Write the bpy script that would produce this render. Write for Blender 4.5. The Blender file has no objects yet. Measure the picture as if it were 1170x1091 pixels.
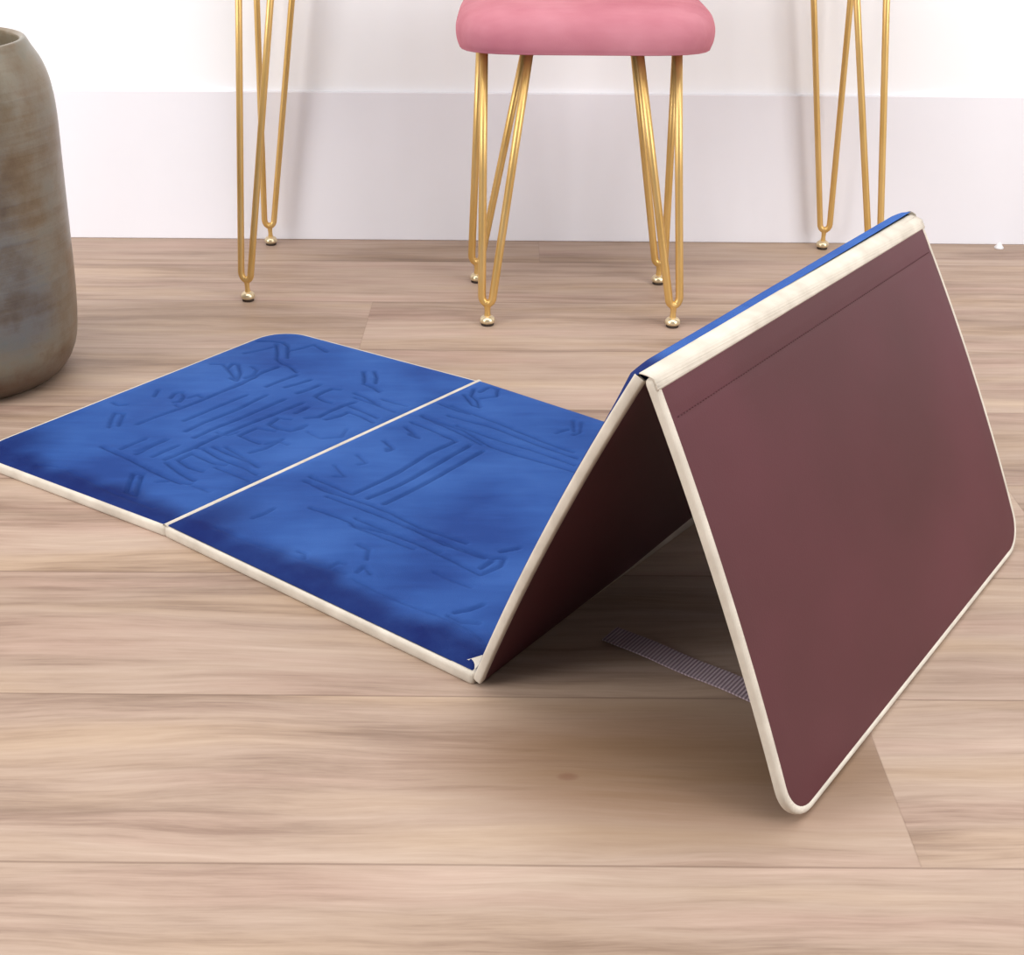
import bpy, bmesh, math, random
import numpy as np
from mathutils import Vector, Matrix
C = bpy.context.scene.collection
scene = bpy.context.scene
random.seed(4)
EMBOSS_HEAD = [(0.4, [425,56,564,51,677,40,771,39,878,38]),
 (0.5, [301,37,347,53,407,62]),
 (1.0, [708,63,652,101,610,133,639,141,693,102,759,60]),
 (0.8, [708,59,732,61,759,60]),
 (1.0, [353,186,498,177,629,165,736,158,806,154]),
 (1.0, [592,172,682,164,789,154,836,162]),
 (0.8, [247,263,189,302,154,332]),
 (0.8, [264,282,190,337,154,332]),
 (0.7, [74,370,109,368,125,382]),
 (0.8, [420,217,424,271]),
 (0.8, [479,214,488,243,489,291]),
 (0.9, [420,202,423,269]),
 (0.9, [500,202,493,247,496,292]),
 (0.9, [564,211,564,242,568,282]),
 (0.7, [308,311,311,371,315,433]),
 (1.0, [315,433,315,514,313,584,315,691]),
 (1.0, [310,527,321,631,302,712,307,773]),
 (0.9, [261,654,167,688,150,720,178,720,243,684,283,645,247,647]),
 (0.7, [78,687,122,701,167,688]),
 (0.7, [290,667,295,695,271,724,231,732]),
 (0.8, [201,476,175,506,190,520,231,502,257,472,244,460]),
 (0.6, [271,449,306,442]),
 (0.8, [251,499,260,528,297,521]),
 (0.8, [140,460,107,493]),
 (0.9, [416,391,414,487,423,586]),
 (0.9, [492,349,483,411,493,506,487,610]),
 (1.0, [562,334,553,400,560,492,568,617]),
 (1.0, [628,308,620,377,623,470,631,519,643,628]),
 (1.0, [617,217,629,298,621,325]),
 (0.9, [422,653,418,714,421,761]),
 (0.9, [483,675,493,711,497,757]),
 (0.9, [563,663,568,702,563,744]),
 (1.0, [639,208,735,190,827,177]),
 (1.0, [656,231,658,271,771,264,816,271]),
 (1.0, [656,231,736,219,791,221]),
 (1.0, [629,293,659,302,760,289,849,286]),
 (1.0, [679,321,758,317,847,315]),
 (0.8, [713,337,817,325,919,304]),
 (0.8, [805,251,897,246,970,243]),
 (0.8, [803,289,895,283,957,274]),
 (1.0, [685,488,672,527,717,536]),
 (1.0, [685,488,744,483,788,487,804,516]),
 (0.9, [675,403,674,456,745,467]),
 (0.9, [675,403,733,398,777,398]),
 (0.7, [807,350,821,387,813,446]),
 (1.0, [39,880,84,901,137,911,183,897,273,832]),
 (1.0, [127,892,192,851,251,808,297,796,339,795,398,777]),
 (1.0, [225,873,246,905,255,945,349,924]),
 (0.6, [97,792,121,831,140,869]),
 (1.0, [633,679,625,711,626,742,654,749]),
 (1.0, [633,679,680,671,717,671]),
 (1.0, [690,572,686,616]),
 (1.0, [753,563,783,583,777,613,772,673,779,711]),
 (1.0, [819,583,834,617,832,650,890,649,961,638]),
 (1.0, [790,682,871,674,947,664]),
 (1.0, [720,755,785,750,869,730]),
 (0.9, [686,813,734,810,782,796]),
 (1.0, [603,875,647,845,676,821]),
 (1.0, [635,891,684,862,716,833]),
 (0.7, [839,763,904,758,957,760]),
 (0.7, [749,733,841,729,959,715]),
 (0.7, [684,487,738,480,790,494,800,531]),
 (0.5, [841,507,914,499,964,533,933,571]),
 (0.5, [796,403,811,431,858,432]),
 (0.6, [588,385,640,386,647,412]),
 (0.5, [857,157,934,155]),
 (0.6, [725,134,754,148])]
EMBOSS_MID = [(0.9, [80,652,119,641,162,626,125,628]),
 (0.9, [99,563,153,547,143,536]),
 (1.0, [102,329,180,331,262,327]),
 (1.0, [115,310,192,303,283,310,327,314,411,319,515,314,654,323]),
 (1.0, [220,286,288,288,359,292,416,297,506,299,613,292,732,303]),
 (0.9, [234,226,305,231,374,236]),
 (0.9, [363,253,481,259,562,258,634,264]),
 (0.8, [384,227,441,232,528,235,576,237]),
 (1.0, [262,332,260,398,258,481,249,579,257,671]),
 (1.0, [310,333,315,421,309,550,302,676]),
 (1.0, [363,338,363,399,361,527,352,673]),
 (0.9, [83,651,164,625,131,624]),
 (0.8, [99,565,157,547,152,529]),
 (0.6, [105,472,157,457,147,441]),
 (0.6, [103,402,170,380,148,365]),
 (1.0, [72,682,157,679,221,673,257,671]),
 (0.9, [67,724,194,714,322,699]),
 (0.9, [80,819,149,819,340,805,444,801,559,795]),
 (0.8, [43,808,113,808,157,811]),
 (0.9, [118,771,271,784,413,781,589,775]),
 (0.8, [185,739,315,739,456,750,610,744]),
 (1.0, [63,728,224,728,352,704,500,710,629,718]),
 (1.0, [57,887,124,856,152,855,113,883,78,894,50,931]),
 (0.9, [115,898,143,931,107,970,78,965,81,924]),
 (0.7, [435,933,480,887]),
 (0.7, [462,938,497,892,492,870]),
 (0.7, [446,852,459,886]),
 (1.0, [486,301,626,301,744,311,769,328]),
 (1.0, [375,231,492,255,631,261]),
 (0.9, [586,257,686,255,775,250,786,301,772,325]),
 (1.0, [756,269,755,306]),
 (0.9, [745,342,770,375]),
 (0.5, [687,199,746,198,796,200]),
 (0.5, [558,81,640,80,719,80,816,85,913,87,958,75]),
 (0.8, [833,97,874,96,908,111]),
 (0.9, [838,111,858,135,868,164]),
 (0.7, [459,181,496,179,526,149]),
 (0.7, [546,104,542,126,576,116]),
 (0.7, [369,88,387,91,406,76]),
 (0.6, [483,84,482,107,499,111]),
 (0.4, [123,49,240,51,336,65,440,71,531,85]),
 (0.7, [156,124,162,155,159,180]),
 (0.8, [107,307,187,312,281,308])]

# ------------------------------------------------------------------ helpers
def link(name, verts, faces, mat, parent=None, smooth=True, auto=None):
    me = bpy.data.meshes.new(name)
    me.from_pydata([tuple(map(float, v)) for v in verts], [], faces)
    me.update()
    bm = bmesh.new(); bm.from_mesh(me)
    bmesh.ops.recalc_face_normals(bm, faces=bm.faces)
    bm.to_mesh(me); bm.free()
    me.materials.append(mat)
    for p in me.polygons: p.use_smooth = smooth
    o = bpy.data.objects.new(name, me)
    C.objects.link(o)
    if parent: o.parent = parent
    if auto:
        es = o.modifiers.new('edges', 'EDGE_SPLIT'); es.split_angle = math.radians(auto)
    return o

def thing(name, label, cat, loc=(0, 0, 0)):
    o = bpy.data.objects.new(name, None)
    o.empty_display_size = .05
    o.location = loc; o['label'] = label; o['category'] = cat
    C.objects.link(o)
    return o

def struct(o):
    o['kind'] = 'structure'
    return o

def box(x0, x1, y0, y1, z0, z1):
    v = [(x, y, z) for z in (z0, z1) for y in (y0, y1) for x in (x0, x1)]
    f = [(0, 2, 3, 1), (4, 5, 7, 6), (0, 1, 5, 4), (2, 6, 7, 3), (0, 4, 6, 2), (1, 3, 7, 5)]
    return v, f

def bevel(o, w, seg=3):
    m = o.modifiers.new('bevel', 'BEVEL'); m.width = w; m.segments = seg; m.limit_method = 'ANGLE'
    return o

def tube(path, r, seg=12, closed=False):
    """sweep a circle along a list of points"""
    P = [Vector(p) for p in path]; n = len(P)
    verts, faces = [], []
    ref = None
    for i, p in enumerate(P):
        t = (P[min(i + 1, n - 1)] - P[max(i - 1, 0)]).normalized()
        if ref is None:
            ref = t.cross(Vector((0, 1, 0)))
            if ref.length < .1: ref = t.cross(Vector((1, 0, 0)))
        a = (ref - t * ref.dot(t)).normalized(); b = t.cross(a); ref = a
        for k in range(seg):
            q = 2 * math.pi * k / seg
            verts.append(p + r * (math.cos(q) * a + math.sin(q) * b))
    for i in range(n - 1):
        for k in range(seg):
            k2 = (k + 1) % seg
            faces.append((i * seg + k, i * seg + k2, (i + 1) * seg + k2, (i + 1) * seg + k))
    faces.append(tuple(range(seg))[::-1]); faces.append(tuple((n - 1) * seg + k for k in range(seg)))
    return verts, faces

def lathe(prof, cx=0, cy=0, seg=96):
    verts, faces = [], []
    for r, z in prof:
        for k in range(seg):
            q = 2 * math.pi * k / seg
            verts.append((cx + r * math.cos(q), cy + r * math.sin(q), z))
    for i in range(len(prof) - 1):
        for k in range(seg):
            k2 = (k + 1) % seg
            faces.append((i * seg + k, i * seg + k2, (i + 1) * seg + k2, (i + 1) * seg + k))
    faces.append(tuple(range(seg))[::-1]); faces.append(tuple((len(prof) - 1) * seg + k for k in range(seg)))
    return verts, faces

def smooth_profile(pts, n=6):
    """Catmull-Rom through the profile points"""
    out = []
    p = [pts[0]] + list(pts) + [pts[-1]]
    for i in range(1, len(p) - 2):
        for k in range(n):
            t = k / n
            q = []
            for c in (0, 1):
                a, b, d, e = p[i - 1][c], p[i][c], p[i + 1][c], p[i + 2][c]
                q.append(.5 * (2 * b + (d - a) * t + (2 * a - 5 * b + 4 * d - e) * t * t + (3 * b - a - 3 * d + e) * t ** 3))
            out.append((max(q[0], .0005), q[1]))
    out.append(pts[-1])
    return out

# ------------------------------------------------------------------ materials
class N:
    def __init__(self, name):
        self.m = bpy.data.materials.new(name); self.m.use_nodes = True
        self.t = self.m.node_tree; self.b = self.t.nodes['Principled BSDF']
    def n(self, typ, **kw):
        o = self.t.nodes.new(typ)
        for k, v in kw.items():
            if k in o.inputs: o.inputs[k].default_value = v
            else: setattr(o, k, v)
        return o
    def l(self, a, b): self.t.links.new(a, b)
    def set(self, **kw):
        for k, v in kw.items(): self.b.inputs[k.replace('_', ' ')].default_value = v
    def math(self, op, a, b=None, c=None):
        o = self.n('ShaderNodeMath', operation=op)
        for i, v in enumerate((a, b, c)):
            if v is None: continue
            if hasattr(v, 'links'): self.l(v, o.inputs[i])
            else: o.inputs[i].default_value = v
        return o.outputs[0]
    def ramp(self, fac, stops, interp='LINEAR'):
        o = self.n('ShaderNodeValToRGB'); cr = o.color_ramp; cr.interpolation = interp
        while len(cr.elements) < len(stops): cr.elements.new(.5)
        for e, (p, c) in zip(cr.elements, stops): e.position = p; e.color = (*c, 1)
        self.l(fac, o.inputs[0]); return o.outputs[0]
    def mix(self, fac, a, b, blend='MIX'):
        o = self.n('ShaderNodeMix', data_type='RGBA', blend_type=blend)
        for i, v in ((0, fac), (6, a), (7, b)):
            if hasattr(v, 'links'): self.l(v, o.inputs[i])
            else: o.inputs[i].default_value = v if i == 0 else (*v, 1)
        return o.outputs[2]
    def noise(self, vec, scale, detail=4, rough=.55, dim='3D'):
        o = self.n('ShaderNodeTexNoise', noise_dimensions=dim)
        o.inputs['Scale'].default_value = scale; o.inputs['Detail'].default_value = detail
        o.inputs['Roughness'].default_value = rough
        if vec is not None: self.l(vec, o.inputs['Vector'])
        return o.outputs['Fac']
    def obj(self, scale=(1, 1, 1), loc=(0, 0, 0), rot=(0, 0, 0)):
        c = self.n('ShaderNodeTexCoord'); m = self.n('ShaderNodeMapping')
        m.inputs['Scale'].default_value = scale; m.inputs['Location'].default_value = loc
        m.inputs['Rotation'].default_value = rot
        self.l(c.outputs['Object'], m.inputs['Vector']); return m.outputs[0]
    def bump(self, h, strength, dist):
        o = self.n('ShaderNodeBump'); o.inputs['Strength'].default_value = strength
        o.inputs['Distance'].default_value = dist; self.l(h, o.inputs['Height'])
        self.l(o.outputs[0], self.b.inputs['Normal']); return o

def srgb(r, g, b):
    f = lambda c: (c / 255 / 12.92) if c <= 10 else ((c / 255 + .055) / 1.055) ** 2.4
    return (f(r), f(g), f(b))

def mat_floor():
    m = N('oak_planks')
    tc = m.n('ShaderNodeTexCoord'); sp = m.n('ShaderNodeSeparateXYZ'); m.l(tc.outputs['Object'], sp.inputs[0])
    x, y = sp.outputs[0], sp.outputs[1]
    W, L = .2065, 2.4
    yr = m.math('DIVIDE', m.math('SUBTRACT', y, .732), W)
    row = m.math('FLOOR', yr); fy = m.math('FRACT', yr)
    xs = m.math('DIVIDE', m.math('SUBTRACT', m.math('SUBTRACT', x, .307), m.math('MULTIPLY', row, 1.334)), L)
    col = m.math('FLOOR', xs); fx = m.math('FRACT', xs)
    cid = m.n('ShaderNodeCombineXYZ'); m.l(row, cid.inputs[0]); m.l(col, cid.inputs[1])
    wn = m.n('ShaderNodeTexWhiteNoise', noise_dimensions='3D'); m.l(cid.outputs[0], wn.inputs['Vector'])
    rnd = wn.outputs['Value']
    # per-plank shifted coordinates so the grain breaks at each joint
    cv = m.n('ShaderNodeCombineXYZ')
    m.l(m.math('ADD', x, m.math('MULTIPLY', rnd, 17.0)), cv.inputs[0])
    m.l(m.math('ADD', y, m.math('MULTIPLY', rnd, 9.0)), cv.inputs[1]); m.l(m.math('MULTIPLY', rnd, 5.0), cv.inputs[2])
    # gentle waviness of the grain
    def stretched(sx, sy, off):
        mp = m.n('ShaderNodeMapping'); mp.inputs['Scale'].default_value = (sx, sy, 1); mp.inputs['Location'].default_value = (off, off, 0)
        m.l(cv.outputs[0], mp.inputs['Vector']); return mp.outputs[0]
    wv = m.n('ShaderNodeTexNoise'); wv.inputs['Scale'].default_value = 1.0; wv.inputs['Detail'].default_value = 2
    m.l(stretched(2.6, 7, 19), wv.inputs['Vector'])
    warp = m.math('MULTIPLY', m.math('SUBTRACT', wv.outputs['Fac'], .5), .05)
    def warped(sx, sy, off):
        v = m.n('ShaderNodeSeparateXYZ'); m.l(cv.outputs[0], v.inputs[0])
        q = m.n('ShaderNodeCombineXYZ')
        m.l(m.math('MULTIPLY', m.math('ADD', v.outputs[0], off), sx), q.inputs[0])
        m.l(m.math('MULTIPLY', m.math('ADD', v.outputs[1], warp), sy), q.inputs[1]); m.l(v.outputs[2], q.inputs[2])
        return q.outputs[0]
    broad = m.noise(warped(2.0, 13, 0), 1.0, 3, .5)
    bands = m.noise(warped(3.2, 60, 3), 1.0, 5, .62)
    fine = m.noise(warped(14, 260, 7), 1.0, 4, .7)
    hue = m.noise(warped(2.0, 17, 11), 1.0, 2, .5)
    g = m.math('ADD', m.math('MULTIPLY', broad, .42), m.math('ADD', m.math('MULTIPLY', bands, .36), m.math('MULTIPLY', fine, .22)))
    col1 = m.ramp(g, [(.30, srgb(112, 90, 77)), (.41, srgb(143, 120, 104)), (.5, srgb(168, 145, 128)), (.6, srgb(182, 160, 143)), (.72, srgb(198, 178, 162))])
    tint = m.ramp(hue, [(.32, (1.01, .985, .91)), (.5, (1, 1, 1)), (.68, (1.015, .965, .985))])
    c = m.mix(1, col1, tint, 'MULTIPLY')
    pl = m.ramp(rnd, [(0, (.93, .92, .91)), (.5, (1, 1, 1)), (1, (1.06, 1.06, 1.06))])
    c = m.mix(1, c, pl, 'MULTIPLY')
    # tent shade painted into one board as brown grain figure, and knots
    def blob(cx, cy, rx, ry, p=2):
        dx = m.math('POWER', m.math('ABSOLUTE', m.math('DIVIDE', m.math('SUBTRACT', x, cx), rx)), p)
        dy = m.math('POWER', m.math('ABSOLUTE', m.math('DIVIDE', m.math('SUBTRACT', y, cy), ry)), p)
        o = m.n('ShaderNodeMapRange', interpolation_type='SMOOTHSTEP')
        m.l(m.math('ADD', dx, dy), o.inputs[0]); o.inputs[1].default_value = 1; o.inputs[2].default_value = 0
        return o.outputs[0]
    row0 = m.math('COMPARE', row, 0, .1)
    tent_shade = m.math('MULTIPLY', m.math('MULTIPLY', blob(.14, .85, .26, .125), row0), m.math('ADD', .35, m.math('MULTIPLY', bands, 1.0)))
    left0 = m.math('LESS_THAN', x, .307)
    tent_shade = m.math('MULTIPLY', tent_shade, left0)
    c = m.mix(m.math('MULTIPLY', tent_shade, .85), c, srgb(118, 88, 60), 'MIX')
    for kx, ky, rx, ry, col_, a in ((.047, .832, .011, .006, (112, 76, 58), .6), (-.52, 1.12, .05, .022, (140, 114, 96), .35)):
        n2 = m.math('MULTIPLY', blob(kx, ky, rx, ry), m.math('MULTIPLY', bands, 1.7))
        c = m.mix(m.math('MULTIPLY', n2, a), c, srgb(*col_))
    # seams
    ey = m.math('MULTIPLY', m.math('MINIMUM', fy, m.math('SUBTRACT', 1, fy)), W)
    ex = m.math('MULTIPLY', m.math('MINIMUM', fx, m.math('SUBTRACT', 1, fx)), L)
    sy = m.n('ShaderNodeMapRange'); m.l(ey, sy.inputs[0]); sy.inputs[1].default_value = .0004; sy.inputs[2].default_value = .0016; sy.inputs[3].default_value = 1; sy.inputs[4].default_value = 0
    sx = m.n('ShaderNodeMapRange'); m.l(ex, sx.inputs[0]); sx.inputs[1].default_value = .0003; sx.inputs[2].default_value = .0010; sx.inputs[3].default_value = 1; sx.inputs[4].default_value = 0
    seam = m.math('MAXIMUM', sy.outputs[0], m.math('MULTIPLY', sx.outputs[0], .4))
    c = m.mix(m.math('MULTIPLY', seam, .55), c, srgb(112, 88, 72))
    m.l(c, m.b.inputs['Base Color'])
    rr = m.n('ShaderNodeMapRange'); m.l(fine, rr.inputs[0]); rr.inputs[3].default_value = .42; rr.inputs[4].default_value = .62
    m.l(rr.outputs[0], m.b.inputs['Roughness'])
    m.set(Specular_IOR_Level=.35)
    hgt = m.math('SUBTRACT', m.math('MULTIPLY', fine, .25), seam)
    m.bump(hgt, .25, .0012)
    return m.m

def mat_velvet(name, base, hi, dark, sheen, bump=.35):
    m = N(name)
    v = m.obj()
    pile = m.noise(v, 7, 3, .5)                 # which way the pile was last stroked
    stre = m.noise(m.obj((10, 60, 30), rot=(0, 0, .63)), 1, 3, .6)
    f = m.math('ADD', m.math('MULTIPLY', pile, .75), m.math('MULTIPLY', stre, .25))
    c = m.ramp(f, [(.34, dark), (.5, base), (.64, hi)])
    m.l(c, m.b.inputs['Base Color']); m.col = c
    m.set(Roughness=.75, Specular_IOR_Level=.12, Sheen_Weight=sheen, Sheen_Roughness=.5)
    sc = m.mix(1, c, (2.0, 2.0, 1.9), 'MULTIPLY'); m.l(sc, m.b.inputs['Sheen Tint'])
    fz = m.noise(v, 900, 2, .6)
    h = m.math('ADD', m.math('MULTIPLY', pile, 6.0), m.math('MULTIPLY', fz, .5))
    m.bump(h, bump, .0025)
    return m

def mat_plain(name, col, rough=.6, spec=.4, nscale=None, nstr=.2, var=.06, metal=0):
    m = N(name)
    v = m.obj()
    n = m.noise(v, nscale or 20, 4, .6)
    lo = tuple(max(0, c * (1 - var)) for c in col); hi = tuple(c * (1 + var) for c in col)
    m.l(m.ramp(n, [(.3, lo), (.7, hi)]), m.b.inputs['Base Color'])
    m.set(Roughness=rough, Specular_IOR_Level=spec, Metallic=metal)
    if nstr: m.bump(n, nstr, .001)
    return m

M_floor = mat_floor()
mw = mat_plain('wall_paint', (.93, .93, .945), .85, .2, 6, 0, .008)
M_wall = mw.m
M_base = mat_plain('skirting_paint', (.83, .82, .865), .55, .35, 5, 0, .01).m
VB = mat_velvet('blue_velvet', srgb(43, 76, 138), srgb(52, 87, 150), srgb(33, 60, 120), .55)
# pressed grooves lie flat: no fuzz sheen inside the emboss
att = VB.n('ShaderNodeAttribute', attribute_name='pressed'); nap = VB.n('ShaderNodeAttribute', attribute_name='nap')  # nap: near-edge shade mask together with the pile direction
flat = VB.math('MAXIMUM', VB.math('MULTIPLY', att.outputs['Fac'], .9), VB.math('MULTIPLY', nap.outputs['Fac'], .95))
VB.l(VB.math('MULTIPLY', VB.math('SUBTRACT', 1, flat), .55), VB.b.inputs['Sheen Weight'])
nn = VB.noise(VB.obj(), 22, 4, .65)
nap_shade_mix = VB.math('MULTIPLY', nap.outputs['Fac'], VB.math('ADD', .55, VB.math('MULTIPLY', nn, .7)))
cc = VB.mix(nap_shade_mix, VB.col, srgb(15, 31, 88))  # near-edge shade put into the velvet colour along with the pile direction
cc = VB.mix(VB.math('MULTIPLY', att.outputs['Fac'], .35), cc, srgb(18, 38, 94))     # heat-pressed pile, with groove shade painted into its colour
VB.l(cc, VB.b.inputs['Base Color'])
M_blue = VB.m
M_pink = mat_velvet('pink_velvet', srgb(184, 116, 127), srgb(195, 130, 140), srgb(172, 102, 115), .35, .25).m
def mat_vinyl():
    m = N('burgundy_vinyl')
    v = m.obj()
    n = m.noise(v, 5, 3, .5)
    m.l(m.ramp(n, [(.35, srgb(76, 35, 39)), (.65, srgb(86, 40, 47))]), m.b.inputs['Base Color'])
    m.set(Roughness=.5, Specular_IOR_Level=.4)
    f = m.noise(v, 700, 2, .5)
    m.bump(f, .12, .0006)
    return m.m
M_vinyl = mat_vinyl()
def mat_tape():
    m = N('cream_tape')
    v = m.obj((1, 1, 1), rot=(0, 0, .63))
    w = m.n('ShaderNodeTexWave', wave_type='BANDS'); w.inputs['Scale'].default_value = 260; m.l(v, w.inputs['Vector'])
    n = m.noise(m.obj(), 40, 3, .5)
    m.l(m.ramp(n, [(.3, srgb(194, 184, 170)), (.7, srgb(214, 205, 191))]), m.b.inputs['Base Color'])
    m.set(Roughness=.8, Specular_IOR_Level=.2)
    m.bump(w.outputs['Fac'], .25, .0005)
    return m.m
M_tape = mat_tape()
def mat_gold():
    m = N('brushed_gold')
    n = m.noise(m.obj((1, 1, .15)), 60, 3, .5)
    m.l(m.ramp(n, [(.3, srgb(212, 172, 100)), (.7, srgb(226, 190, 124))]), m.b.inputs['Base Color'])
    m.set(Metallic=.7, Roughness=.4)
    return m.m
M_gold = mat_gold()
M_foot = mat_plain('champagne_metal', srgb(222, 204, 168), .3, .5, 30, 0, .04, .7).m
M_rubber = mat_plain('dark_rubber', srgb(60, 48, 40), .7, .3, 40, .1).m
M_top = mat_plain('white_lacquer', (.85, .85, .86), .3, .5, 5, 0, .01).m
M_strap = None
def mat_strap():
    m = N('purple_grey_webbing')
    w = m.n('ShaderNodeTexWave', wave_type='BANDS', bands_direction='X'); w.inputs['Scale'].default_value = 90
    m.l(m.obj(rot=(0, 0, .643)), w.inputs['Vector'])
    m.l(m.ramp(w.outputs['Fac'], [(.2, srgb(140, 122, 130)), (.8, srgb(184, 166, 172))]), m.b.inputs['Base Color'])
    m.set(Roughness=.8, Specular_IOR_Level=.2); m.bump(w.outputs['Fac'], .5, .001)
    return m.m
M_strap = mat_strap()
def mat_vase():
    m = N('bronze_glaze')
    v = m.obj()
    big = m.noise(v, 5, 4, .6)
    rings = m.noise(m.obj((1.5, 1.5, 55)), 1, 4, .6)
    mott = m.noise(v, 26, 5, .65)
    f = m.math('ADD', m.math('MULTIPLY', big, .5), m.math('ADD', m.math('MULTIPLY', rings, .22), m.math('MULTIPLY', mott, .28)))
    c = m.ramp(f, [(.34, srgb(98, 78, 58)), (.45, srgb(126, 110, 88)), (.54, srgb(138, 130, 114)), (.64, srgb(128, 130, 118))])
    # darker brown towards the foot, its edge broken by the mottling
    sp = m.n('ShaderNodeSeparateXYZ'); tc = m.n('ShaderNodeTexCoord'); m.l(tc.outputs['Object'], sp.inputs[0])
    zz = m.math('ADD', sp.outputs[2], m.math('MULTIPLY', m.math('SUBTRACT', mott, .5), .05))
    mr = m.n('ShaderNodeMapRange', interpolation_type='SMOOTHSTEP'); m.l(zz, mr.inputs[0]); mr.inputs[1].default_value = .02; mr.inputs[2].default_value = .065; mr.inputs[3].default_value = 1; mr.inputs[4].default_value = 0
    c = m.mix(m.math('MULTIPLY', mr.outputs[0], .7), c, srgb(84, 56, 42))
    m.l(c, m.b.inputs['Base Color'])
    m.set(Metallic=.35, Specular_IOR_Level=.5)
    ro = m.n('ShaderNodeMapRange'); m.l(mott, ro.inputs[0]); ro.inputs[3].default_value = .22; ro.inputs[4].default_value = .42
    m.l(ro.outputs[0], m.b.inputs['Roughness'])
    m.bump(m.math('ADD', rings, m.math('MULTIPLY', mott, .6)), .35, .003)
    return m.m
M_vase = mat_vase()

# ------------------------------------------------------------------ setting
WALL_Y = 2.31
v, f = box(-3.2, 3.2, -1.6, WALL_Y + .12, -.06, 0); struct(link('floor', v, f, M_floor, smooth=False))
v, f = box(-3.2, 3.2, WALL_Y, WALL_Y + .12, 0, 2.6); struct(link('wall_back', v, f, M_wall, smooth=False))
v, f = box(-3.2, 3.2, WALL_Y - .008, WALL_Y, 0, .262); bevel(struct(link('baseboard_back', v, f, M_base, smooth=False)), .002)
# small white nub at the foot of the baseboard
vs, fs = lathe([(.0005, 0), (.008, 0), (.0085, .002), (.005, .006), (.003, .010), (.0005, .011)], .8725, WALL_Y - .03, 20)
o = struct(link('trim_1', vs, fs, M_top))

# ------------------------------------------------------------------ the folding mat
T = .0115
def corners(*c): return [np.array(q) for q in c]
A, B, Cc = np.array((-.6474, 1.3938, 0)), np.array((-.3712, 1.2183, 0)), np.array((-.0339, .9564, 0))
A2, B2, C2 = np.array((-.3428, 1.8156, 0)), np.array((-.0445, 1.6221, 0)), np.array((.2830, 1.3605, 0))
Co, C2o = np.array((-.0331, .9574, .006)), np.array((.2859, 1.387, .006))
D3, D32 = np.array((.0883, .8648, .3408)), np.array((.4035, 1.3083, .3377))
D4, D42 = np.array((.1001, .8558, .3393)), np.array((.4137, 1.3015, .3288))
E, E2 = np.array((.2171, .7666, .005)), np.array((.5448, 1.2137, .005))

class Panel:
    """a padded panel: s runs along the mat, t across it from the near to the far edge (metres);
    height h is measured outwards from the underside"""
    def __init__(self, q00, q10, q01, q11, round0=0, round1=0, bow=0, sag=None, thin1=False, base=0, tk=1.0):
        self.tk = tk
        self.q = (q00, q10, q01, q11)
        self.L = (np.linalg.norm(q10 - q00) + np.linalg.norm(q11 - q01)) / 2
        self.W = (np.linalg.norm(q01 - q00) + np.linalg.norm(q11 - q10)) / 2
        nrm = np.cross((q10 - q00) + (q11 - q01), (q01 - q00) + (q11 - q10))
        self.n = nrm / np.linalg.norm(nrm)
        self.r0, self.r1, self.bow, self.thin1, self.base, self.sag = round0, round1, bow, thin1, base, sag
    def at(self, s, t, h):
        a, b = s / self.L, t / self.W
        q00, q10, q01, q11 = self.q
        p = (1 - a) * (1 - b) * q00 + a * (1 - b) * q10 + (1 - a) * b * q01 + a * b * q11
        k = self.tk
        if self.thin1:                     # thinner towards the folded ridge
            k = self.tk * (1 - .45 * max(0, 1 - ((self.L - s) if self.thin1 == 1 else s) / .03))
        hh = self.base * self.tk + h * k + self.bow * 4 * a * (1 - a)
        if self.sag: hh += self.sag(a, b)
        return p + self.n * hh
    def s_range(self, t, inset=0):
        """start and end of s at a given t, with the rounded corners"""
        t = min(max(t, 0), self.W); d = min(t, self.W - t)
        out = []
        for r in (self.r0, self.r1):
            out.append(r - math.sqrt(max(0, r * r - (r - d) ** 2)) if d < r else 0)
        return out[0] + inset, self.L - out[1] - inset
    def perimeter(self, inset=0, step=.012):
        pts = []
        L, W = self.L, self.W
        def arc(cs, ct, r, a0, a1):
            n = max(3, int(r * 1.57 / .005))
            for k in range(n + 1):
                a = a0 + (a1 - a0) * k / n
                pts.append((cs + r * math.cos(a), ct + r * math.sin(a), math.cos(a), math.sin(a)))
        def line(s0, t0, s1, t1, nx, ny):
            n = max(2, int(math.hypot(s1 - s0, t1 - t0) / step))
            for k in range(1, n): pts.append((s0 + (s1 - s0) * k / n, t0 + (t1 - t0) * k / n, nx, ny))
        a, b = max(self.r0, .003), max(self.r1, .003)
        arc(a, a, a, math.pi, 1.5 * math.pi); line(a, 0, L - b, 0, 0, -1)
        arc(L - b, b, b, 1.5 * math.pi, 2 * math.pi); line(L, b, L, W - b, 1, 0)
        arc(L - b, W - b, b, 0, .5 * math.pi); line(L - b, W, a, W, 0, 1)
        arc(a, W - a, a, .5 * math.pi, math.pi); line(0, W - a, 0, a, -1, 0)
        return pts

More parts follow.
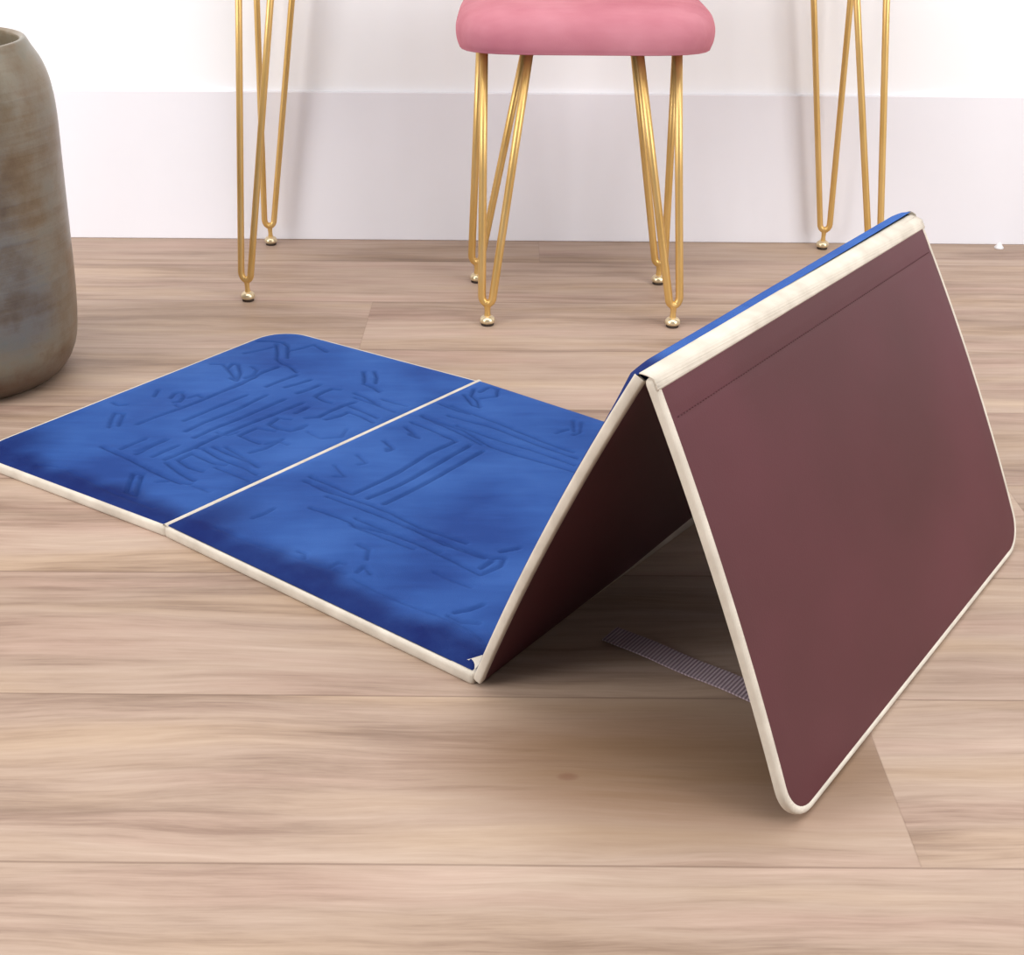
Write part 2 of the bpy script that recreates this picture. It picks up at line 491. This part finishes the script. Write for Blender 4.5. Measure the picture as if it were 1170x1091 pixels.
def grid_mesh(P, ns, nt, height, inset=.002):
    """height(S,T,d)->array; d = distance to the panel outline"""
    tt = np.linspace(inset, P.W - inset, nt)
    # tighten the sampling near the outline so that the rolled edge is smooth
    verts = np.zeros((nt, ns, 3)); S = np.zeros((nt, ns)); TT = np.zeros((nt, ns))
    u = np.linspace(0, 1, ns)
    for j, t in enumerate(tt):
        s0, s1 = P.s_range(t, inset)
        S[j] = s0 + (s1 - s0) * u; TT[j] = t
    d = np.minimum(np.minimum(TT, P.W - TT), np.minimum(S, P.L - S))
    for r, cs, sg in ((P.r0, P.r0, -1), (P.r1, P.L - P.r1, 1)):
        if r > 0:
            for ct, tg in ((P.r0 if sg < 0 else P.r1, -1), (P.W - r, 1)):
                inside = ((S - cs) * sg > 0) & ((TT - ct) * tg > 0)
                d = np.where(inside, r - np.hypot(S - cs, TT - ct), d)
    d = np.maximum(d, 0)
    H = height(S, TT, d)
    verts = [P.at(S[j, i], TT[j, i], H[j, i]) for j in range(nt) for i in range(ns)]
    faces = [(j * ns + i, j * ns + i + 1, (j + 1) * ns + i + 1, (j + 1) * ns + i) for j in range(nt - 1) for i in range(ns - 1)]
    return verts, faces

def groove_field(S, TT, P, lines):
    """embossed line depth, 0..1"""
    G = np.zeros_like(S)
    for w, q in lines:
        pts = [(q[i] / 1000 * P.L, q[i + 1] / 1000 * P.W) for i in range(0, len(q), 2)]
        for (a, b), (c, d) in zip(pts, pts[1:]):
            lo_s, hi_s, lo_t, hi_t = min(a, c) - .008, max(a, c) + .008, min(b, d) - .008, max(b, d) + .008
            m = (S > lo_s) & (S < hi_s) & (TT > lo_t) & (TT < hi_t)
            if not m.any(): continue
            s, t = S[m], TT[m]
            l2 = (c - a) ** 2 + (d - b) ** 2 + 1e-12
            k = np.clip(((s - a) * (c - a) + (t - b) * (d - b)) / l2, 0, 1)
            dist = np.hypot(s - a - k * (c - a), t - b - k * (d - b))
            G[m] = np.maximum(G[m], w * np.exp(-(dist / .0021) ** 2))
    return G

def waves(S, TT, ph):
    return (np.sin(S * 21 + ph) * np.sin(TT * 15 + 2 * ph) + .6 * np.sin(S * 9 + TT * 37 + ph) + .5 * np.sin(S * 47 - TT * 23 + 3 * ph))

def velvet(P, name, lines, puff, roll, ph, res, parent, wav=.0012, near=None, wrap=False):
    store = {}
    def height(S, TT, d):
        e = np.clip(d / roll, 0, 1)
        h = T - .002 + (puff + .002) * np.sqrt(np.clip(1 - (1 - e) ** 2, 0, 1))
        if wrap:                           # fuller padding where it turns over the ridge
            h = h + .0055 * np.clip((S / P.L - .8) / .17, 0, 1) ** 2 * np.clip(np.minimum(TT, P.W - TT) / .03, 0, 1) ** .5
            e2 = np.clip((P.L - S) / .007, 0, 1)
            h = np.where(e2 < 1, np.minimum(h, .0005 + (T + puff + .0055) * np.sqrt(np.clip(1 - (1 - e2) ** 2, 0, 1))), h)
        if near: h = h - near * np.exp(-TT / .05)              # the near edge is pressed lower
        h = h + wav * waves(S, TT, ph) * np.clip(d / .05, 0, 1)
        G = groove_field(S, TT, P, lines) if lines else np.zeros_like(S)
        store['G'] = G
        wob = .007 * np.sin(S * 31 + ph) + .004 * np.sin(S * 83 + 2 * ph) + .002 * np.sin(S * 171 + 5 * ph)
        nap = np.clip(1.15 - (TT - .010 - wob) / .036, 0, 1)  # near-edge shade mask, shaped as the lie of the pile
        nap = np.maximum(nap, .75 * np.exp(-(((S - .03) / .05) ** 2 + ((TT - .03) / .07) ** 2)))
        store['nap'] = nap * nap * (3 - 2 * nap)
        return h - .0034 * G
    ns, nt = max(12, int(P.L / res)), max(12, int(P.W / res))
    v, f = grid_mesh(P, ns, nt, height, .0005 if wrap else .002)
    o = link(name, v, f, M_blue, parent)
    at = o.data.attributes.new('pressed', 'FLOAT', 'POINT')
    at.data.foreach_set('value', store['G'].ravel().astype(np.float32))
    # near border mask: rolled-edge shade painted in as an uneven lie of the pile
    at = o.data.attributes.new('nap', 'FLOAT', 'POINT')
    at.data.foreach_set('value', store['nap'].ravel().astype(np.float32))
    return o

def slab_face(P, name, mat, h, parent, res=.012, outward=0, lines=None):
    def height(S, TT, d):
        H = np.full_like(S, h) + outward * np.clip(d / .02, 0, 1) ** .5
        for s0, dep, wd in (lines or []): H = H - dep * np.exp(-((S - s0) / wd) ** 2)
        return H
    ns, nt = max(12, int(P.L / res)), max(12, int(P.W / res))
    v, f = grid_mesh(P, ns, nt, height)
    return link(name, v, f, mat, parent)

def binding(P, name, parent, inn=.0045, out=.0015, skip_end=False):
    """folded tape all round the panel: a rounded band hugging its edge"""
    prof = [(-inn, T + .0006), (-.001, T + .0012), (out * .7, T - .0005), (out, T * .78), (out * 1.1, T * .5), (out, T * .2), (out * .6, .0006), (-.001, .0), (-inn, .0002)]
    ring = P.perimeter()
    if skip_end is not False:                       # two long sides only: the velvet itself turns over the ridge
        i0 = next(i for i, q in enumerate(ring) if q[2] > .99 and q[0] > P.L - .001)
        ring = ring[i0:] + ring[:i0]
        ring = [q for q in ring if .0012 < q[0] < P.L - .0012 and (q[3] < 0) == (skip_end == 'near')]
    v, f = [], []
    k = len(prof)
    for s, t, nx, ny in ring:
        for o_, h in prof: v.append(P.at(s + nx * o_, t + ny * o_, h))
    n = len(ring)
    for i in range(n - 1 if skip_end is not False else n):
        j = (i + 1) % n
        for a in range(k):
            b = (a + 1) % k
            f.append((i * k + a, i * k + b, j * k + b, j * k + a))
    return link(name, v, f, M_tape, parent)

mat_root = thing('folding_mat', 'blue velvet folding floor mat with burgundy backing, half flat, half propped as tent', 'mat', (0, 0, 0))
sag1 = lambda a, b: .0
P1 = Panel(A, B, A2, B2, round0=.05, sag=sag1)
P2 = Panel(B, Cc, B2, C2)
P3 = Panel(Co, D3, C2o, D32, bow=.006, base=-T, tk=.75)
P4 = Panel(D4, E, D42, E2, round1=.034, bow=.006, base=-T, tk=.66)
for P, lines, puff, roll, ph, res, nm in ((P1, EMBOSS_HEAD, .0035, .016, .4, .0021, 0), (P2, EMBOSS_MID, .0075, .022, 1.7, .0021, 0), (P3, None, .0075, .02, 2.9, .004, 0)):
    pan = slab_face(P, 'mat_panel', M_vinyl, .0004, mat_root)          # burgundy underside
    pan['label'] = 'burgundy vinyl underside'
    c = velvet(P, 'velvet_cover', lines, puff + (-.001 if P is P3 else 0), roll, ph, res, pan, wrap=P is P3)
    c['label'] = 'embossed blue velvet top'
    for side in (('near', 'far') if P is P3 else (False,)):
        binding(P, 'edge_binding', pan, skip_end=side)['label'] = 'cream woven edge tape'
pan = slab_face(P4, 'mat_panel', M_vinyl, T, mat_root, .004, .0012, [(.030, .0011, .0014), (.0345, .0008, .0012)])
pan['label'] = 'burgundy vinyl outer face with a stitched band under the ridge'
slab_face(P4, 'inner_lining', M_vinyl, .0004, pan)
binding(P4, 'edge_binding', pan)['label'] = 'cream woven edge tape'
# stitches along the band under the ridge
sv, sf = [], []
t = .012
while t < P4.W - .012:
    p0 = P4.at(.0323, t, T + .0012); p1 = P4.at(.0323, t + .0028, T + .0012)
    a, b = tube([p0, (p0 + p1) / 2 + P4.n * .0003, p1], .00035, 6)
    k = len(sv); sv += a; sf += [tuple(i + k for i in q) for q in b]
    t += .0042
link('stitching', sv, sf, M_vinyl, pan)
# ribbed hinge tape folded over the ridge onto the burgundy face
sv, sf = [], []
prof = [(-.0074, T - .0135), (-.0062, T - .0095), (-.0046, T - .0052), (-.0028, T - .0016), (-.0005, T + .0022), (.002, T + .0018), (.0042, T + .0026), (.0055, T + .0018), (.007, T + .0024), (.0085, T + .0006)]
n = 60
for i in range(n + 1):
    t = -.0012 + (P4.W + .0024) * i / n
    for s, h in prof:
        q = max(0, min(1, t / P4.W)) * max(0, min(1, (-s - .002) / .004))     # reaches down to the velvet edge
        sv.append(P4.at(s - .0026 * q, t, h - .0016 * q))
k = len(prof)
for i in range(n):
    for a in range(k - 1): sf.append((i * k + a, i * k + a + 1, (i + 1) * k + a + 1, (i + 1) * k + a))
o = link('hinge_tape', sv, sf, M_tape, mat_root); o['label'] = 'cream ribbed tape along the ridge of the tent'
sm = o.modifiers.new('thickness', 'SOLIDIFY'); sm.thickness = .0008
# thin tape in the groove between the two flat sections
sv, sf = [], []
for i in range(61):
    b = i / 60
    p = B + (B2 - B) * b; d = (Cc - B) / np.linalg.norm(Cc - B)
    for w, h in ((-.0042, T + .0004), (-.0025, T + .0028), (0, T + .0034), (.0025, T + .0028), (.0042, T + .0004)):
        sv.append(p + d * w + np.array((0, 0, h)))
for i in range(60):
    for a in range(4): sf.append((i * 5 + a, i * 5 + a + 1, i * 5 + a + 6, i * 5 + a + 5))
o = link('hinge_tape', sv, sf, M_tape, mat_root); o['label'] = 'cream tape between the two flat sections'
# small folded tape tab at the near corner of the fold
d1 = (B - Cc) / np.linalg.norm(B - Cc); w1 = (C2 - Cc) / np.linalg.norm(C2 - Cc); z = np.array((0, 0, 1.0))
pts = [Cc + d1 * .001 + w1 * .0015 + z * (T + .0005), Cc + d1 * .028 + w1 * .0015 + z * (T + .001), Cc + d1 * .012 + w1 * .009 + z * (T + .0058), Cc + d1 * .002 + w1 * .024 + z * (T + .0085)]
o = link('binding_fold', [p for p in pts], [(0, 1, 2), (0, 2, 3)], M_tape, mat_root, smooth=False)
sm = o.modifiers.new('thickness', 'SOLIDIFY'); sm.thickness = .0012; sm.offset = 1
# webbing strap that ties the two feet of the tent together
u = (E - Co) / np.linalg.norm(E - Co); w = (C2o - Co) / np.linalg.norm(C2o - Co)
sv, sf = [], []
s_len = np.linalg.norm(E[:2] - Co[:2])
nS = 24
for i in range(nS + 1):
    a = i / nS
    s = .055 + (s_len - .073) * a
    p = Co * np.array((1, 1, 0)) + u * s + w * (.127)
    p[2] = .0012 + .0012 * math.sin(a * 9) ** 2 + .02 * max(0, a - .93) / .07
    for tt, hh in ((0, 0), (0, .0014), (.026, .0014), (.026, 0)):
        sv.append(p + w * tt + np.array((0, 0, hh)))
for i in range(nS):
    for a in range(4):
        b = (a + 1) % 4
        sf.append((i * 4 + a, i * 4 + b, i * 4 + b + 4, i * 4 + a + 4))
sf += [(0, 1, 2, 3), tuple(nS * 4 + a for a in (3, 2, 1, 0))]
o = link('support_strap', sv, sf, M_strap, mat_root, smooth=False); o['label'] = 'purple grey webbing strap across the floor inside the tent'

# ------------------------------------------------------------------ hairpin legs
def hairpin(foot, top_a, top_b, r, parent, ball=.011):
    """two rods from the mount plates down to one rounded foot"""
    fx, fy = foot
    F = Vector((fx, fy, .034)); a, b = Vector(top_a), Vector(top_b)
    ur = .0085
    da = Vector((a.x - fx, a.y - fy, 0)); db = Vector((b.x - fx, b.y - fy, 0))
    side = (b - a); side.z = 0; side.normalize()
    pa, pb = F - side * ur + Vector((0, 0, .012)), F + side * ur + Vector((0, 0, .012))
    path = [a, a.lerp(pa, .5), a.lerp(pa, .92), pa]
    for k in range(1, 8):
        q = math.pi * k / 8
        path.append(F + Vector((0, 0, .012)) - side * ur * math.cos(q) - Vector((0, 0, 1)) * .012 * math.sin(q))
    path += [pb, b.lerp(pb, .92), b.lerp(pb, .5), b]
    v, f = tube(path, r, 12)
    v2, f2 = lathe(smooth_profile([(.0005, .040), (r * .9, .0385), (r * .85, .03), (r * .72, .022), (r * .8, .013), (.0005, .0125)], 3), fx, fy, 16)
    f += [tuple(i + len(v) for i in q) for q in f2]; v += v2
    o = link('leg', v, f, M_gold, parent)
    ft = link('foot', *lathe(smooth_profile([(.0005, .0155), (ball * .5, .015), (ball * .85, .0125), (ball, .009), (ball, .006), (ball * .85, .004)], 4), fx, fy, 24), M_foot, o)
    ft['label'] = 'pale champagne metal glide'
    link('foot_pad', *lathe([(.0005, .0042), (ball * .8, .0042), (ball * .84, .001), (ball * .8, 0), (.0005, 0)], fx, fy, 24), M_rubber, o)['label'] = 'dark rubber pad'
    return o

# dressing table: its top is above the photograph's frame
tab = thing('dressing_table', 'white topped dressing table on tall gold hairpin legs behind the pink stool', 'table', (0, 0, 0))
o = link('tabletop', *box(-.50, .635, 1.90, 2.285, .735, .765), M_top, tab, smooth=False); bevel(o, .004)
tr = .0052
for foot, a, b in (((-.4208, 1.972), (-.381, 2.01, .737), (-.309, 1.985, .737)),
                   ((-.4345, 2.270), (-.405, 2.235, .737), (-.317, 2.262, .737)),
                   ((.5525, 2.270), (.444, 2.262, .737), (.534, 2.235, .737)),
                   ((.5690, 1.976), (.441, 1.985, .737), (.509, 2.01, .737))):
    hairpin(foot, a, b, tr, tab)

# ------------------------------------------------------------------ pink stool
st = thing('vanity_stool', 'low stool with pink velvet cushion seat on gold hairpin legs', 'stool', (0, 0, 0))
def cushion(cx, cy, hx, hy, z0, z1, n=72, power=5.0):
    """soft pad with a rounded rectangular plan, a puffed rim and a slightly domed top"""
    prof = [(.0, 0), (.80, 0), (.955, .0), (.978, .004), (.993, .013), (1.0, .027), (.992, .040), (.965, .053), (.915, .063), (.83, .071), (.7, .0755), (.45, .078), (.2, .0785), (0.001, .079)]
    prof = smooth_profile(prof, 4)
    top = max(p[1] for p in prof)
    v, f = [], []
    def plan(q, k):
        c, s = math.cos(q), math.sin(q)
        p = power if k > .5 else 2 + (power - 2) * k * 2
        rr = (abs(c) ** p + abs(s) ** p) ** (-1 / p)
        return rr * c, rr * s
    for k, z in prof:
        for i in range(n):
            q = 2 * math.pi * i / n
            px, py = plan(q, k)
            rim = min(hx, hy)
            v.append((cx + px * (hx - (1 - k) * hx), cy + py * (hy - (1 - k) * hy), z0 + z / top * (z1 - z0)))
    m = len(prof)
    for j in range(m - 1):
        for i in range(n):
            i2 = (i + 1) % n
            f.append((j * n + i, j * n + i2, (j + 1) * n + i2, (j + 1) * n + i))
    return v, f
SX, SY = .0975, 1.972
link('seat', *cushion(SX, SY, .1815, .145, .4015, .468), M_pink, st)
o = link('seat_base', *cushion(SX, SY, .130, .095, .396, .4025), M_rubber, st)
sr = .0060
for foot, a, b in (((-.039, 1.871), (-.0435, 1.885, .405), (.0205, 1.872, .405)),
                   ((-.0604, 2.072), (-.052, 2.055, .405), (.0215, 2.068, .405)),
                   ((.2396, 2.070), (.176, 2.068, .405), (.243, 2.055, .405)),
                   ((.2416, 1.869), (.171, 1.872, .405), (.2265, 1.885, .405))):
    hairpin(foot, a, b, sr, st, .0115)

# ------------------------------------------------------------------ vase
VX, VY = -.735, 1.66
prof = [(.0005, .004), (.085, .002), (.098, .0), (.107, .004), (.119, .014), (.130, .031), (.138, .056), (.144, .11), (.148, .20), (.151, .28), (.1535, .345), (.1515, .385), (.1445, .412), (.1345, .431), (.1305, .4395), (.1275, .4425), (.1240, .4415), (.1215, .436), (.124, .41), (.136, .36), (.132, .2), (.122, .06), (.09, .022), (.0005, .02)]
vs = link('floor_vase', *lathe(smooth_profile(prof, 4), 0, 0, 96), M_vase)
vs.location = (VX, VY, 0)
vs['label'] = 'large grey brown glazed ceramic floor vase with a wide open mouth beside the mat'; vs['category'] = 'vase'

# ------------------------------------------------------------------ light
def area(name, loc, target, size, power, col=(1, 1, 1)):
    l = bpy.data.lights.new(name, 'AREA'); l.shape = 'RECTANGLE'; l.size = size[0]; l.size_y = size[1]; l.energy = power; l.color = col
    o = bpy.data.objects.new(name, l); C.objects.link(o); o.location = loc
    o.rotation_euler = (Vector(target) - Vector(loc)).to_track_quat('-Z', 'Y').to_euler()
    return o
area('ceiling_softbox', (.1, .55, 2.75), (.1, .95, 0), (3.2, 1.7), 70, (1, .992, .99))
area('left_softbox', (-2.5, .2, 1.35), (-.2, 2.2, .35), (1.6, 1.6), 62, (1, .99, .985))  # unseen soft light from the left, no window modelled
area('studio_lamp', (2.5, -.1, 1.45), (.3, 2.2, .35), (1.6, 1.6), 57, (1, .992, .995))
w = bpy.data.worlds.new('daylight'); scene.world = w; w.use_nodes = True
w.node_tree.nodes['Background'].inputs[0].default_value = (.99, .99, 1, 1)
w.node_tree.nodes['Background'].inputs[1].default_value = .17

# ------------------------------------------------------------------ camera
cam = bpy.data.cameras.new('camera'); co = bpy.data.objects.new('camera', cam); C.objects.link(co)
right, down, fwd = (.99997263, .00337947, .00658197), (.00739886, -.45674361, -.88956761), (0, .88959196, -.45675611)
co.matrix_world = Matrix(((right[0], -down[0], -fwd[0], 0), (right[1], -down[1], -fwd[1], 0), (right[2], -down[2], -fwd[2], .7), (0, 0, 0, 1)))
cam.sensor_fit = 'HORIZONTAL'; cam.sensor_width = 36; cam.lens = 36 * 1491.385 / 1170
cam.clip_start = .02
scene.camera = co
vs_ = scene.view_settings
vs_.view_transform = 'Standard'; vs_.look = 'None'; vs_.exposure = .12; vs_.gamma = 1; vs_.use_curve_mapping = False
